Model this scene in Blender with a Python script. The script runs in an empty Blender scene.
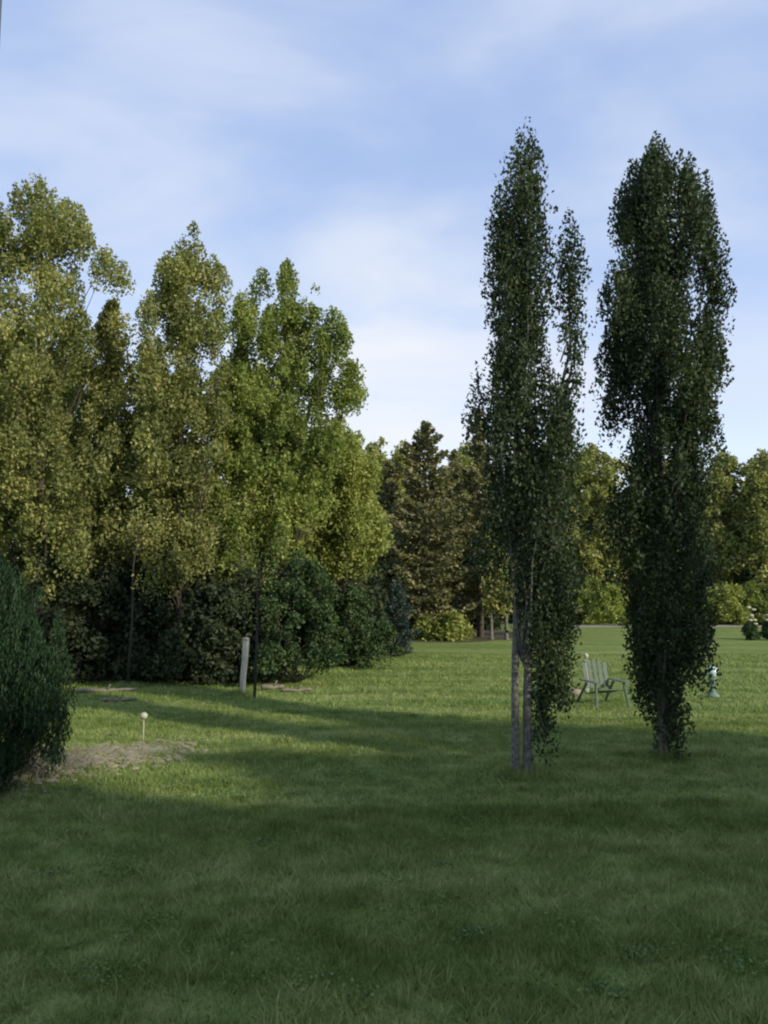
import bpy, math, random
import numpy as np
from mathutils import Vector, noise as mnoise

random.seed(7)
rng = np.random.default_rng(7)
scene = bpy.context.scene
COL = scene.collection
H, F, PIT = 2.6, 780.0, math.atan(0.1)          # eye height, focal length in pixels, upward pitch
SP, CP = math.sin(PIT), math.cos(PIT)

def at(px, row, Y):
    """world X and Z of a measured picture point that stands Y metres away"""
    u = (px - 384) / F; v = (512 - row) / F
    s = Y / (CP - v * SP)
    return u * s, H + (SP + v * CP) * s

def ground(x, y):
    """gently rolling lawn"""
    x = np.asarray(x, float); y = np.asarray(y, float)
    z = 0.05 * np.sin(x * 0.21 + 1.0) * np.sin(y * 0.17 + 0.4)
    z = z + 0.05 * np.exp(-((y - 8.9 - 0.10 * (x - 0) - 0.15*np.sin(x*0.5)) / 0.9) ** 2)
    z = z - 0.05 * np.exp(-((y - 10.6 - 0.10 * x) / 0.8) ** 2)
    z = z + 0.10 * np.exp(-(((x + 5.6) / 1.8) ** 2 + ((y - 12.6) / 1.5) ** 2))
    z = z + 0.03 * np.sin(x * 0.9 + y * 0.35) * np.sin(y * 0.6 + 2.0) * np.exp(-((y - 15) / 14) ** 2)
    return z
def gz(x, y): return float(ground(x, y))

# ---------------------------------------------------------------- node helpers
def new_mat(name):
    m = bpy.data.materials.new(name); m.use_nodes = True
    nt = m.node_tree; nt.nodes.clear()
    return m, nt
def N(nt, t, **kw):
    n = nt.nodes.new(t)
    for k, v in kw.items():
        if k in n.inputs.keys(): n.inputs[k].default_value = v
        else: setattr(n, k, v)
    return n
def L(nt, a, b): nt.links.new(a, b)
def ramp(nt, stops, fac=None, interp='LINEAR'):
    r = nt.nodes.new('ShaderNodeValToRGB'); r.color_ramp.interpolation = interp
    e = r.color_ramp.elements
    e[0].position, e[0].color = stops[0][0], tuple(stops[0][1]) + (1,)
    e[1].position, e[1].color = stops[-1][0], tuple(stops[-1][1]) + (1,)
    for p, c in stops[1:-1]:
        q = e.new(p); q.color = tuple(c) + (1,)
    if fac is not None: L(nt, fac, r.inputs[0])
    return r

def leaf_mat(name, dark, mid, light, scale=0.5, trans=0.3, tlight=None):
    """leaves: clump sized colour noise and a random tint for each leaf"""
    m, nt = new_mat(name)
    geo = N(nt, 'ShaderNodeNewGeometry')
    tc = N(nt, 'ShaderNodeTexCoord')
    n1 = N(nt, 'ShaderNodeTexNoise', Scale=scale, Detail=3.0, Roughness=0.6)
    L(nt, geo.outputs['Position'], n1.inputs['Vector'])
    mx = N(nt, 'ShaderNodeMath', operation='MULTIPLY_ADD'); mx.inputs[1].default_value = 0.42; 
    L(nt, geo.outputs['Random Per Island'], mx.inputs[0])
    a2 = N(nt, 'ShaderNodeMath', operation='MULTIPLY_ADD'); a2.inputs[1].default_value = 1.1; a2.inputs[2].default_value = -0.26
    L(nt, n1.outputs['Fac'], a2.inputs[0]); L(nt, a2.outputs[0], mx.inputs[2])
    r = ramp(nt, [(0.12, dark), (0.5, mid), (0.92, light)], mx.outputs[0])
    p = N(nt, 'ShaderNodeBsdfPrincipled', Roughness=0.6)
    p.inputs['Specular IOR Level'].default_value = 0.25
    L(nt, r.outputs[0], p.inputs['Base Color'])
    t = N(nt, 'ShaderNodeBsdfTranslucent')
    g = N(nt, 'ShaderNodeMix', data_type='RGBA', blend_type='MULTIPLY'); g.inputs[0].default_value = 1.0
    L(nt, r.outputs[0], g.inputs[6]); g.inputs[7].default_value = (1.25, 1.3, 0.5, 1)
    L(nt, g.outputs[2], t.inputs['Color'])
    ms = N(nt, 'ShaderNodeMixShader'); ms.inputs[0].default_value = trans
    L(nt, p.outputs[0], ms.inputs[1]); L(nt, t.outputs[0], ms.inputs[2])
    o = N(nt, 'ShaderNodeOutputMaterial'); L(nt, ms.outputs[0], o.inputs[0])
    return m

def bark_mat(name, c1, c2, zs=2.0, band=False):
    m, nt = new_mat(name)
    tc = N(nt, 'ShaderNodeTexCoord')
    mp = N(nt, 'ShaderNodeMapping'); mp.inputs['Scale'].default_value = (9, 9, zs * (8 if band else 1))
    L(nt, tc.outputs['Object'], mp.inputs[0])
    n1 = N(nt, 'ShaderNodeTexNoise', Scale=2.0, Detail=6.0, Roughness=0.65); L(nt, mp.outputs[0], n1.inputs['Vector'])
    r = ramp(nt, [(0.35, c1), (0.65, c2)], n1.outputs['Fac'])
    p = N(nt, 'ShaderNodeBsdfPrincipled', Roughness=0.85); L(nt, r.outputs[0], p.inputs['Base Color'])
    b = N(nt, 'ShaderNodeBump', Strength=0.6, Distance=0.02); L(nt, n1.outputs['Fac'], b.inputs['Height'])
    L(nt, b.outputs[0], p.inputs['Normal'])
    o = N(nt, 'ShaderNodeOutputMaterial'); L(nt, p.outputs[0], o.inputs[0])
    return m

def plain_mat(name, c, rough=0.5, var=0.25, scale=8.0, metal=0.0):
    m, nt = new_mat(name)
    tc = N(nt, 'ShaderNodeTexCoord')
    n1 = N(nt, 'ShaderNodeTexNoise', Scale=scale, Detail=5.0, Roughness=0.6); L(nt, tc.outputs['Object'], n1.inputs['Vector'])
    r = ramp(nt, [(0.3, [k * (1 - var) for k in c]), (0.7, c)], n1.outputs['Fac'])
    p = N(nt, 'ShaderNodeBsdfPrincipled', Roughness=rough, Metallic=metal); L(nt, r.outputs[0], p.inputs['Base Color'])
    b = N(nt, 'ShaderNodeBump', Strength=0.25, Distance=0.01); L(nt, n1.outputs['Fac'], b.inputs['Height'])
    L(nt, b.outputs[0], p.inputs['Normal'])
    o = N(nt, 'ShaderNodeOutputMaterial'); L(nt, p.outputs[0], o.inputs[0])
    return m

# ---------------------------------------------------------------- objects
def mesh_obj(name, V, faces, mat, parent=None, smooth=False, loc=None):
    me = bpy.data.meshes.new(name); V = np.asarray(V, np.float32)
    if isinstance(faces, np.ndarray):
        k = faces.shape[1]; nf = faces.shape[0]
        me.vertices.add(len(V)); me.vertices.foreach_set('co', V.ravel())
        me.loops.add(nf * k); me.loops.foreach_set('vertex_index', faces.astype(np.int32).ravel())
        me.polygons.add(nf); me.polygons.foreach_set('loop_start', np.arange(0, nf * k, k, dtype=np.int32))
        me.polygons.foreach_set('loop_total', np.full(nf, k, np.int32))
    else:
        me.from_pydata(V.tolist(), [], faces)
    me.update(calc_edges=True)
    if smooth: me.polygons.foreach_set('use_smooth', np.ones(len(me.polygons), bool))
    me.materials.append(mat)
    o = bpy.data.objects.new(name, me); COL.objects.link(o)
    if parent is not None: o.parent = parent
    if loc is not None: o.location = loc
    return o

def tag(o, label=None, cat=None, group=None, kind=None):
    if label: o['label'] = label
    if cat: o['category'] = cat
    if group: o['group'] = group
    if kind: o['kind'] = kind
    return o
def thing(name, label, cat, loc, group=None, rz=0.0):
    e = bpy.data.objects.new(name, None); COL.objects.link(e)
    e.empty_display_size = 0.2; e.location = loc; e.rotation_euler = (0, 0, rz)
    return tag(e, label, cat, group)
def copy_thing(src, label, loc, rz=0.0, sc=1.0, group=None):
    r = src.copy(); COL.objects.link(r); r.location = loc; r.rotation_euler = (0, 0, rz); r.scale = (sc,) * 3
    r['label'] = label
    if group: r['group'] = group
    for ch in src.children:
        c = ch.copy(); COL.objects.link(c); c.parent = r
        for g in ch.children:
            d = g.copy(); COL.objects.link(d); d.parent = c
    return r

class MB:
    """collects tubes, boxes and lathes into one mesh"""
    def __init__(s): s.v = []; s.f = []
    def add(s, V, Fc):
        b = len(s.v); s.v += [tuple(map(float, p)) for p in V]; s.f += [tuple(b + i for i in q) for q in Fc]
    def tube(s, pts, rad, n=7, cap=True):
        pts = [Vector(p) for p in pts]; V = []; Fc = []
        m = len(pts)
        for i, p in enumerate(pts):
            d = (pts[min(i + 1, m - 1)] - pts[max(i - 1, 0)]).normalized()
            a = d.cross(Vector((0.31, 0.95, 0.05))).normalized(); b = d.cross(a)
            for k in range(n):
                t = 2 * math.pi * k / n
                V.append(p + (a * math.cos(t) + b * math.sin(t)) * rad[i])
        for i in range(m - 1):
            for k in range(n):
                Fc.append((i * n + k, i * n + (k + 1) % n, (i + 1) * n + (k + 1) % n, (i + 1) * n + k))
        if cap: Fc.append(tuple(range(n))[::-1]); Fc.append(tuple((m - 1) * n + k for k in range(n)))
        s.add(V, Fc)
    def box(s, c, size, rot=None, bev=0.0):
        hx, hy, hz = [q / 2 for q in size]; V = []
        b = min(bev, hx * .45, hy * .45, hz * .45)
        prof = [(-hz, b), (-hz + b, 0), (hz - b, 0), (hz, b)] if b > 0 else [(-hz, 0), (hz, 0)]
        for z, ins in prof:
            X, Y = hx - ins, hy - ins
            if b > 0:
                ring = [(-X + b, -Y), (X - b, -Y), (X, -Y + b), (X, Y - b), (X - b, Y), (-X + b, Y), (-X, Y - b), (-X, -Y + b)]
            else: ring = [(-X, -Y), (X, -Y), (X, Y), (-X, Y)]
            V += [Vector((x, y, z)) for x, y in ring]
        n = 8 if b > 0 else 4
        if rot is not None: V = [rot @ p for p in V]
        V = [p + Vector(c) for p in V]
        Fc = []
        for i in range(len(prof) - 1):
            for k in range(n): Fc.append((i * n + k, i * n + (k + 1) % n, (i + 1) * n + (k + 1) % n, (i + 1) * n + k))
        Fc.append(tuple(range(n))[::-1]); Fc.append(tuple((len(prof) - 1) * n + k for k in range(n)))
        s.add(V, Fc)
    def lathe(s, prof, c=(0, 0, 0), n=20):
        V = []; Fc = []
        for r, z in prof:
            for k in range(n):
                t = 2 * math.pi * k / n; V.append((c[0] + r * math.cos(t), c[1] + r * math.sin(t), c[2] + z))
        for i in range(len(prof) - 1):
            for k in range(n): Fc.append((i * n + k, i * n + (k + 1) % n, (i + 1) * n + (k + 1) % n, (i + 1) * n + k))
        Fc.append(tuple(range(n))[::-1]); Fc.append(tuple((len(prof) - 1) * n + k for k in range(n)))
        s.add(V, Fc)
    def obj(s, name, mat, parent=None, smooth=True, loc=None):
        return mesh_obj(name, s.v, s.f, mat, parent, smooth, loc)

# ---------------------------------------------------------------- leaves
def leaf_mesh(P, D, size, aspect=0.62, fold=0.25):
    """one small folded leaf blade at each point P, pointing along D"""
    n = len(P); D = D / (np.linalg.norm(D, axis=1, keepdims=True) + 1e-9)
    R = rng.normal(size=(n, 3)); S = np.cross(D, R); S /= (np.linalg.norm(S, axis=1, keepdims=True) + 1e-9)
    Nn = np.cross(D, S)
    s = (size * rng.uniform(0.6, 1.35, n))[:, None]
    V = np.empty((n, 4, 3))
    V[:, 0] = P - D * s * 0.5
    V[:, 1] = P + S * s * aspect * 0.5 + Nn * s * fold * 0.3 - D * s * 0.08
    V[:, 2] = P + D * s * 0.5
    V[:, 3] = P - S * s * aspect * 0.5 + Nn * s * fold * 0.3 - D * s * 0.08
    return V.reshape(-1, 3), np.arange(n * 4, dtype=np.int32).reshape(n, 4)

def interp_table(tab, z):
    zs = np.array([t[0] for t in tab]); o = np.argsort(zs)
    return (np.interp(z, zs[o], np.array([t[1] for t in tab])[o]), np.interp(z, zs[o], np.array([t[2] for t in tab])[o]))

def crown(tab, nclump, nleaf, cr, elong=1.5, up=0.7, shell=0.45, ragged=0.22, seedv=0, trunkx=0.0, ascend=1.6, zlimb=1.0, nlimb=40, limb_r=0.035, depth=1.0):
    """tab: (z, centre offset, half width). Returns leaf points, directions and limb paths"""
    ztab = sorted(t[0] for t in tab); z0, z1 = ztab[0], ztab[-1]
    zz = np.linspace(z0, z1, 200); cx, hw = interp_table(tab, zz)
    w = hw ** 1.25 + 0.06; w /= w.sum()
    zc = rng.choice(zz, nclump, p=w) + rng.uniform(-1, 1, nclump) * (z1 - z0) / 400
    cxc, hwc = interp_table(tab, zc)
    th = rng.uniform(0, 2 * math.pi, nclump)
    lob = np.array([mnoise.noise(Vector((math.cos(a) * 1.3 + seedv * 3.1, math.sin(a) * 1.3, z * 0.75))) for a, z in zip(th, zc)])
    r = np.maximum(hwc * (1 + ragged * lob * 1.6) - cr * 0.55, hwc * 0.25) * rng.uniform(0, 1, nclump) ** shell
    spr = rng.uniform(0, 1, nclump) < .16; r = np.where(spr, np.maximum(r, hwc * .6) + cr * (.65 if elong > 2.5 else 1.0) * rng.uniform(.2, 1.0, nclump), r); zc = zc + np.where(spr, cr * rng.uniform(0, .8, nclump), 0)
    C = np.stack([cxc + r * np.cos(th), r * np.sin(th) * depth, zc], 1)
    csz = cr * rng.uniform(0.55, 1.25, nclump) * np.where(spr, .6, 1)
    wt = csz ** 2 * np.where(spr, .8, 1) * rng.uniform(.15, 1.9, nclump); k = rng.choice(nclump, nleaf, p=wt / wt.sum())
    off = rng.normal(size=(nleaf, 3)); off /= np.linalg.norm(off, axis=1, keepdims=True)
    off *= (rng.uniform(0, 1, nleaf) ** 0.45)[:, None]
    off[:, :2] *= (1 - .5 * off[:, 2:3])
    off[:, 2] *= elong
    P = C[k] + off * csz[k][:, None]
    out = np.stack([np.cos(th[k]), np.sin(th[k]), np.zeros(nleaf)], 1)
    D = rng.normal(size=(nleaf, 3)) * 0.8 + out * 0.45 + np.array([0, 0, up])
    limbs = []
    for i in rng.permutation(nclump)[:nlimb]:
        c = C[i]; rr = math.hypot(c[0] - trunkx, c[1])
        zs = max(zlimb, c[2] - rr * ascend - rng.uniform(0.1, 0.6))
        a = Vector((trunkx + (c[0] - trunkx) * 0.03, 0, zs)); b = Vector(c)
        m1 = a.lerp(b, 0.35) + Vector(((b.x - a.x) * 0.12, b.y * 0.12, -0.05 * rr)); m2 = a.lerp(b, 0.7) + Vector((rng.uniform(-.06, .06), rng.uniform(-.06, .06), 0))
        R = limb_r * (1.2 - 0.8 * (c[2] - z0) / (z1 - z0 + .01))
        limbs.append(([a, m1, m2, b], [R, R * .75, R * .5, R * .2]))
    return P, D, limbs

def rows(tab, Y, x0):
    """measured outline rows (row, left, right) -> (z, centre offset, half width) in metres"""
    out = []
    for r, a, b in tab:
        xa, z = at(a, r, Y); xb, _ = at(b, r, Y)
        out.append((z, (xa + xb) / 2 - x0, (xb - xa) / 2))
    return out

def tree(name, label, cat, px, Y, tabs, lmat, bmat, nclump=150, nleaf=20000, cr=0.45, lsize=0.1, trunk_r=0.14, trunk_top=None,
         stems=None, elong=1.5, up=0.7, ragged=0.22, group=None, seedv=0, ascend=1.6, nlimb=40, aspect=0.62, shell=0.45, zlimb=1.0, limb_r=0.035, depth=1.0, dx=0.0):
    x0 = at(px, 600, Y)[0] + dx; g = gz(x0, Y)
    root = thing(name, label, cat, (x0, Y, g), group)
    Ps, Ds = [], []; tr = MB()
    area = [sum(t[2] - t[1] for t in tb) * (tb[-1][0] - tb[0][0]) for tb in tabs]; A = sum(area)
    top = 0
    for q, tb in enumerate(tabs):
        T = rows(tb, Y, x0 - dx); fr = area[q] / A
        top = max(top, max(t[0] for t in T))
        cxm = np.mean([t[1] for t in T]) if len(tabs) > 1 and q > 0 else 0.0
        P, D, limbs = crown(T, max(6, int(nclump * fr)), int(nleaf * fr), cr, elong, up, shell, ragged, seedv + q * 11, cxm * 0.8, ascend, zlimb, max(3, int(nlimb * fr)), limb_r, depth)
        Ps.append(P); Ds.append(D)
        for p, r in limbs: tr.tube(p, r, 5, False)
        if q > 0 and cxm:
            zt = max(t[0] for t in T) - 0.3; zb = min(t[0] for t in T)
            tr.tube([(0, 0, max(0.8, zb - abs(cxm) * 2.5)), (cxm * .55, 0, zb), (cxm, 0, (zb + zt) / 2), (cxm, 0, zt)], [trunk_r * .55, trunk_r * .45, trunk_r * .3, .01], 7)
    tt = trunk_top or top - 0.35
    if stems is None: stems = [(0, 0, 0, 0, 1.0)]
    for (bx, by, tx, ty, k) in stems:
        pts, rad = [], []
        T0 = rows(tabs[0], Y, x0 - dx)
        for i in range(14):
            t = max(0, i - 1) / 12; z = (-0.08 if i == 0 else 0.16 + t * (tt - 0.16))
            cx = float(interp_table(T0, z)[0]) * min(1, t * 1.6)
            wob = 0.05 * math.sin(i * 1.7 + seedv + bx * 9)
            pts.append((bx + (tx + cx - bx) * t ** 0.8 + wob * t, by + (ty - by) * t + wob * 0.7 * t, z))
            rad.append(trunk_r * k * ((1 - t) ** 0.75 * 0.95 + 0.05) * (2.1 if i == 0 else 1))
        tr.tube(pts, rad, 10)
    P = np.concatenate(Ps); D = np.concatenate(Ds); keep = P[:, 2] > 0.03
    V, Fc = leaf_mesh(P[keep], D[keep], lsize, aspect)
    tr.obj('trunk', bmat, root); mesh_obj('crown', V, Fc, lmat, root)
    return root

# ---------------------------------------------------------------- materials
M_pop = leaf_mat('poplar_leaves', (.018, .034, .018), (.036, .060, .030), (.080, .108, .036), 0.7, 0.22)
M_lit = leaf_mat('olive_leaves', (.055, .075, .028), (.19, .22, .078), (.50, .49, .19), 0.55, 0.38)
M_green = leaf_mat('green_leaves', (.065, .10, .028), (.18, .235, .060), (.42, .46, .14), 0.5, 0.35)
M_yel = leaf_mat('yellow_green_leaves', (.10, .125, .035), (.23, .275, .075), (.42, .44, .15), 0.5, 0.35)
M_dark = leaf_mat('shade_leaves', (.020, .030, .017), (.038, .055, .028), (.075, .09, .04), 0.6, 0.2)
M_bush = leaf_mat('bush_leaves', (.018, .038, .016), (.040, .078, .028), (.08, .12, .04), 0.8, 0.2)
M_ever = leaf_mat('evergreen_needles', (.008, .026, .011), (.016, .044, .018), (.030, .068, .026), 0.9, 0.1)
M_pine = leaf_mat('pine_needles', (.055, .066, .032), (.14, .148, .066), (.30, .28, .14), 0.5, 0.15)
M_blue = leaf_mat('blue_spruce_needles', (.018, .036, .030), (.035, .065, .055), (.07, .11, .09), 0.8, 0.1)
M_bgl = leaf_mat('far_leaves', (.09, .11, .04), (.24, .27, .09), (.46, .45, .17), 0.22, 0.3)
M_cream = leaf_mat('cream_petals', (.25, .27, .17), (.40, .42, .28), (.55, .56, .42), 3.0, 0.2)
B_pale = bark_mat('pale_bark', (.05, .05, .042), (.17, .17, .15), 1.2, True)
B_dark = bark_mat('dark_bark', (.025, .02, .016), (.075, .062, .048))
B_black = bark_mat('black_bark', (.012, .012, .01), (.04, .036, .03))
B_mid = bark_mat('grey_bark', (.05, .045, .036), (.15, .13, .10))

# ---------------------------------------------------------------- lawn
def lawn_colour(nt):
    geo = N(nt, 'ShaderNodeNewGeometry')
    mp = N(nt, 'ShaderNodeMapping'); mp.inputs['Scale'].default_value = (0.13, 0.95, 0); mp.inputs['Rotation'].default_value = (0, 0, 0.06)
    L(nt, geo.outputs['Position'], mp.inputs[0])
    n1 = N(nt, 'ShaderNodeTexNoise', Scale=1.0, Detail=4.0, Roughness=0.55); L(nt, mp.outputs[0], n1.inputs['Vector'])
    n2 = N(nt, 'ShaderNodeTexNoise', Scale=2.6, Detail=4.0, Roughness=0.7); L(nt, geo.outputs['Position'], n2.inputs['Vector'])
    a = N(nt, 'ShaderNodeMath', operation='MULTIPLY_ADD'); a.inputs[1].default_value = 0.55
    L(nt, n2.outputs['Fac'], a.inputs[0])
    b = N(nt, 'ShaderNodeMath', operation='MULTIPLY'); b.inputs[1].default_value = 0.5
    L(nt, n1.outputs['Fac'], b.inputs[0]); L(nt, b.outputs[0], a.inputs[2])
    return geo, a.outputs[0]

def ground_mat():
    m, nt = new_mat('lawn')
    geo, f = lawn_colour(nt)
    r = ramp(nt, [(0.34, (.085, .130, .030)), (0.50, (.145, .205, .052)), (0.66, (.24, .285, .10))], f)
    n3 = N(nt, 'ShaderNodeTexNoise', Scale=38.0, Detail=5.0, Roughness=0.75); L(nt, geo.outputs['Position'], n3.inputs['Vector'])
    g = N(nt, 'ShaderNodeMapRange'); g.inputs[1].default_value = .3; g.inputs[2].default_value = .7; g.inputs[3].default_value = .55; g.inputs[4].default_value = 1.25
    L(nt, n3.outputs['Fac'], g.inputs[0])
    mu = N(nt, 'ShaderNodeMix', data_type='RGBA', blend_type='MULTIPLY'); mu.inputs[0].default_value = 1
    L(nt, r.outputs[0], mu.inputs[6]); L(nt, g.outputs[0], mu.inputs[7])
    p = N(nt, 'ShaderNodeBsdfPrincipled', Roughness=0.9); p.inputs['Specular IOR Level'].default_value = 0.1
    L(nt, mu.outputs[2], p.inputs['Base Color'])
    bp = N(nt, 'ShaderNodeBump', Strength=0.7, Distance=0.03); L(nt, n3.outputs['Fac'], bp.inputs['Height']); L(nt, bp.outputs[0], p.inputs['Normal'])
    o = N(nt, 'ShaderNodeOutputMaterial'); L(nt, p.outputs[0], o.inputs[0])
    return m
def blade_mat():
    m, nt = new_mat('grass_blades')
    geo, f = lawn_colour(nt)
    a = N(nt, 'ShaderNodeMath', operation='MULTIPLY_ADD'); a.inputs[1].default_value = 0.22
    L(nt, geo.outputs['Random Per Island'], a.inputs[0])
    s = N(nt, 'ShaderNodeMath', operation='SUBTRACT'); s.inputs[1].default_value = 0.11; L(nt, f, s.inputs[0]); L(nt, s.outputs[0], a.inputs[2])
    r = ramp(nt, [(0.32, (.095, .150, .034)), (0.50, (.17, .245, .062)), (0.68, (.33, .39, .15))], a.outputs[0])
    p = N(nt, 'ShaderNodeBsdfPrincipled', Roughness=0.65); p.inputs['Specular IOR Level'].default_value = 0.2
    L(nt, r.outputs[0], p.inputs['Base Color'])
    t = N(nt, 'ShaderNodeBsdfTranslucent'); L(nt, r.outputs[0], t.inputs['Color'])
    ms = N(nt, 'ShaderNodeMixShader'); ms.inputs[0].default_value = .3; L(nt, p.outputs[0], ms.inputs[1]); L(nt, t.outputs[0], ms.inputs[2])
    o = N(nt, 'ShaderNodeOutputMaterial'); L(nt, ms.outputs[0], o.inputs[0])
    return m

def axis(lims):
    out = []
    for a, b, s in lims: out += list(np.arange(a, b, s))
    return np.array(out + [lims[-1][1]])
gx = axis([(-1500, -200, 130), (-200, -40, 10), (-40, -12, 1.0), (-12, 14, .25), (14, 50, 1.0), (50, 200, 10), (200, 1500, 130)])
gy = axis([(-400, -40, 40), (-40, 0, 2), (0, 3, .5), (3, 26, .25), (26, 80, 1.0), (80, 200, 10), (200, 2500, 200)])
X, Y_ = np.meshgrid(gx, gy); Z = ground(X, Y_)
Vg = np.stack([X.ravel(), Y_.ravel(), Z.ravel()], 1); nx = len(gx)
ii, jj = np.meshgrid(np.arange(len(gy) - 1), np.arange(nx - 1), indexing='ij')
b0 = (ii * nx + jj).ravel()
tag(mesh_obj('lawn_ground', Vg, np.stack([b0, b0 + 1, b0 + nx + 1, b0 + nx], 1), ground_mat(), smooth=True), kind='structure')

def blades(n, y0, y1, hgt, wid):
    u = rng.uniform(0, 1, n); Yb = np.sqrt(y0 ** 2 + u * (y1 ** 2 - y0 ** 2)) if y0 > 0 else y1 * np.sqrt(u)
    Xb = rng.uniform(-0.62, 0.66, n) * Yb + rng.normal(size=n) * .5
    # thin and thick patches, like a lawn a week after mowing
    den = np.sin(Xb * 3.1 + np.sin(Yb * 2.3) * 2) * np.sin(Yb * 3.7 + np.sin(Xb * 1.9) * 2)
    k = rng.uniform(-1.6, 1, n) < den; Xb, Yb = Xb[k], Yb[k]; den = den[k]; n = len(Xb)
    Zb = ground(Xb, Yb); h = hgt * rng.uniform(.5, 1.3, n) * (1 + .25 * den)
    a = rng.uniform(0, 6.283, n); l = rng.normal(size=(n, 2)) * .55
    V = np.empty((n, 3, 3)); dx, dy = np.cos(a) * wid / 2, np.sin(a) * wid / 2
    V[:, 0] = np.stack([Xb - dx, Yb - dy, Zb - .004], 1); V[:, 1] = np.stack([Xb + dx, Yb + dy, Zb - .004], 1)
    V[:, 2] = np.stack([Xb + l[:, 0] * h, Yb + l[:, 1] * h, Zb + h], 1)
    return V.reshape(-1, 3)
def tufts(n, y0, y1):
    yy = np.sqrt(rng.uniform(y0 ** 2, y1 ** 2, n)); xx = rng.uniform(-.62, .66, n) * yy; k = np.repeat(np.arange(n), 26); m = len(k)
    xb = xx[k] + rng.normal(size=m) * .045; yb = yy[k] + rng.normal(size=m) * .045; h = rng.uniform(.05, .12, m); a = rng.uniform(0, 6.283, m)
    o = np.stack([xb - xx[k], yb - yy[k]], 1) * 1.2 + rng.normal(size=(m, 2)) * .03; zb = ground(xb, yb); w_ = .006
    V = np.empty((m, 3, 3)); V[:, 0] = np.stack([xb - np.cos(a) * w_, yb - np.sin(a) * w_, zb], 1); V[:, 1] = np.stack([xb + np.cos(a) * w_, yb + np.sin(a) * w_, zb], 1)
    V[:, 2] = np.stack([xb + o[:, 0], yb + o[:, 1], zb + h], 1); return V.reshape(-1, 3)
def skirt(px, Y, r, n):
    x0 = at(px, 600, Y)[0]; a0 = rng.uniform(0, 6.283, n); q = r * rng.uniform(.35, 1, n); xb = x0 + q * np.cos(a0); yb = Y + q * np.sin(a0) * .7; a = rng.uniform(0, 6.283, n)
    zb = ground(xb, yb); h = rng.uniform(.08, .22, n) * (1.15 - q / r * .5); V = np.empty((n, 3, 3)); w_ = .007
    V[:, 0] = np.stack([xb - np.cos(a) * w_, yb - np.sin(a) * w_, zb], 1); V[:, 1] = np.stack([xb + np.cos(a) * w_, yb + np.sin(a) * w_, zb], 1)
    V[:, 2] = np.stack([xb + rng.normal(size=n) * .05, yb + rng.normal(size=n) * .05, zb + h], 1); return V.reshape(-1, 3)
Vb = np.concatenate([tufts(900, 4, 11), skirt(521, 11.3, .42, 1500), skirt(658, 12.25, .4, 1400), skirt(243, 19.9, .4, 900), skirt(130, 21, .4, 600),blades(330000, 3.8, 9.5, .055, .009), blades(200000, 9.0, 17, .06, .016), blades(110000, 16, 32, .07, .03)])
tag(mesh_obj('grass', Vb, np.arange(len(Vb), dtype=np.int32).reshape(-1, 3), blade_mat()),
    'short mown green lawn grass spread over the whole yard', 'grass', kind='stuff')

Pc, Dc = [], []
for i in range(70):
    yy = math.sqrt(random.uniform(16, 130)); xx = random.uniform(-.6, .62) * yy; n = random.randint(60, 160); q = random.uniform(.07, .2)
    a = rng.normal(size=(n, 2)) * q; P = np.stack([xx + a[:, 0], yy + a[:, 1] * .8, np.zeros(n)], 1); P[:, 2] = ground(P[:, 0], P[:, 1]) + rng.uniform(.035, .065, n)
    Pc.append(P); b = rng.normal(size=(n, 3)); b[:, 2] *= .25; Dc.append(b)
V, Fc = leaf_mesh(np.concatenate(Pc), np.concatenate(Dc), .024, .95, .1)
tag(mesh_obj('clover', V, Fc, leaf_mat('clover_leaves', (.05, .10, .03), (.10, .17, .05), (.20, .28, .10), 2.0, .2)), 'small clover patches growing through the near lawn', 'clover', kind='stuff')

# gravel road beyond the lawn
def sheet(name, poly_fn, mat, label=None):
    V, Fc = [], []; n = 40
    for i in range(n + 1):
        (xa, ya), (xb, yb) = poly_fn(i / n)
        V += [(xa, ya, gz(xa, ya) + .012), (xb, yb, gz(xb, yb) + .012)]
    for i in range(n): Fc.append((2 * i, 2 * i + 2, 2 * i + 3, 2 * i + 1))
    return mesh_obj(name, V, Fc, mat, smooth=True)
M_road = plain_mat('road_gravel', (.27, .26, .20), .95, .35, 1.5)
rd = sheet('gravel_road', lambda t: ((9 + 90 * t, 54.0 + 1.5 * math.sin(t * 5)), (9 + 90 * t, 57.5 + 1.5 * math.sin(t * 5))), M_road); tag(rd, kind='structure')
# brown needle litter below the conifers and under the woods on the left
def litter(name, pts, mat):
    V = [(x, y, gz(x, y) + .014) for x, y in pts]
    cxx = sum(p[0] for p in pts) / len(pts); cyy = sum(p[1] for p in pts) / len(pts)
    V.append((cxx, cyy, gz(cxx, cyy) + .014)); n = len(pts)
    return tag(mesh_obj(name, V, [(i, (i + 1) % n, n) for i in range(n)], mat), kind='structure')
M_lit_gr = plain_mat('needle_litter', (.075, .058, .036), .95, .5, 1.2)
def blob(cx, cy, rx, ry, n=44, j=.12):
    return [(cx + rx * math.cos(a) * (1 + j * math.sin(a * 5 + cx)), cy + ry * math.sin(a) * (1 + j * math.sin(a * 4 + 1))) for a in [2 * math.pi * i / n for i in range(n)]]
litter('needle_bed', blob(2.5, 46.5, 6.5, 7.0), M_lit_gr)
litter('wood_floor', blob(-13, 31, 11.5, 9.2), M_lit_gr)

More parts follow.
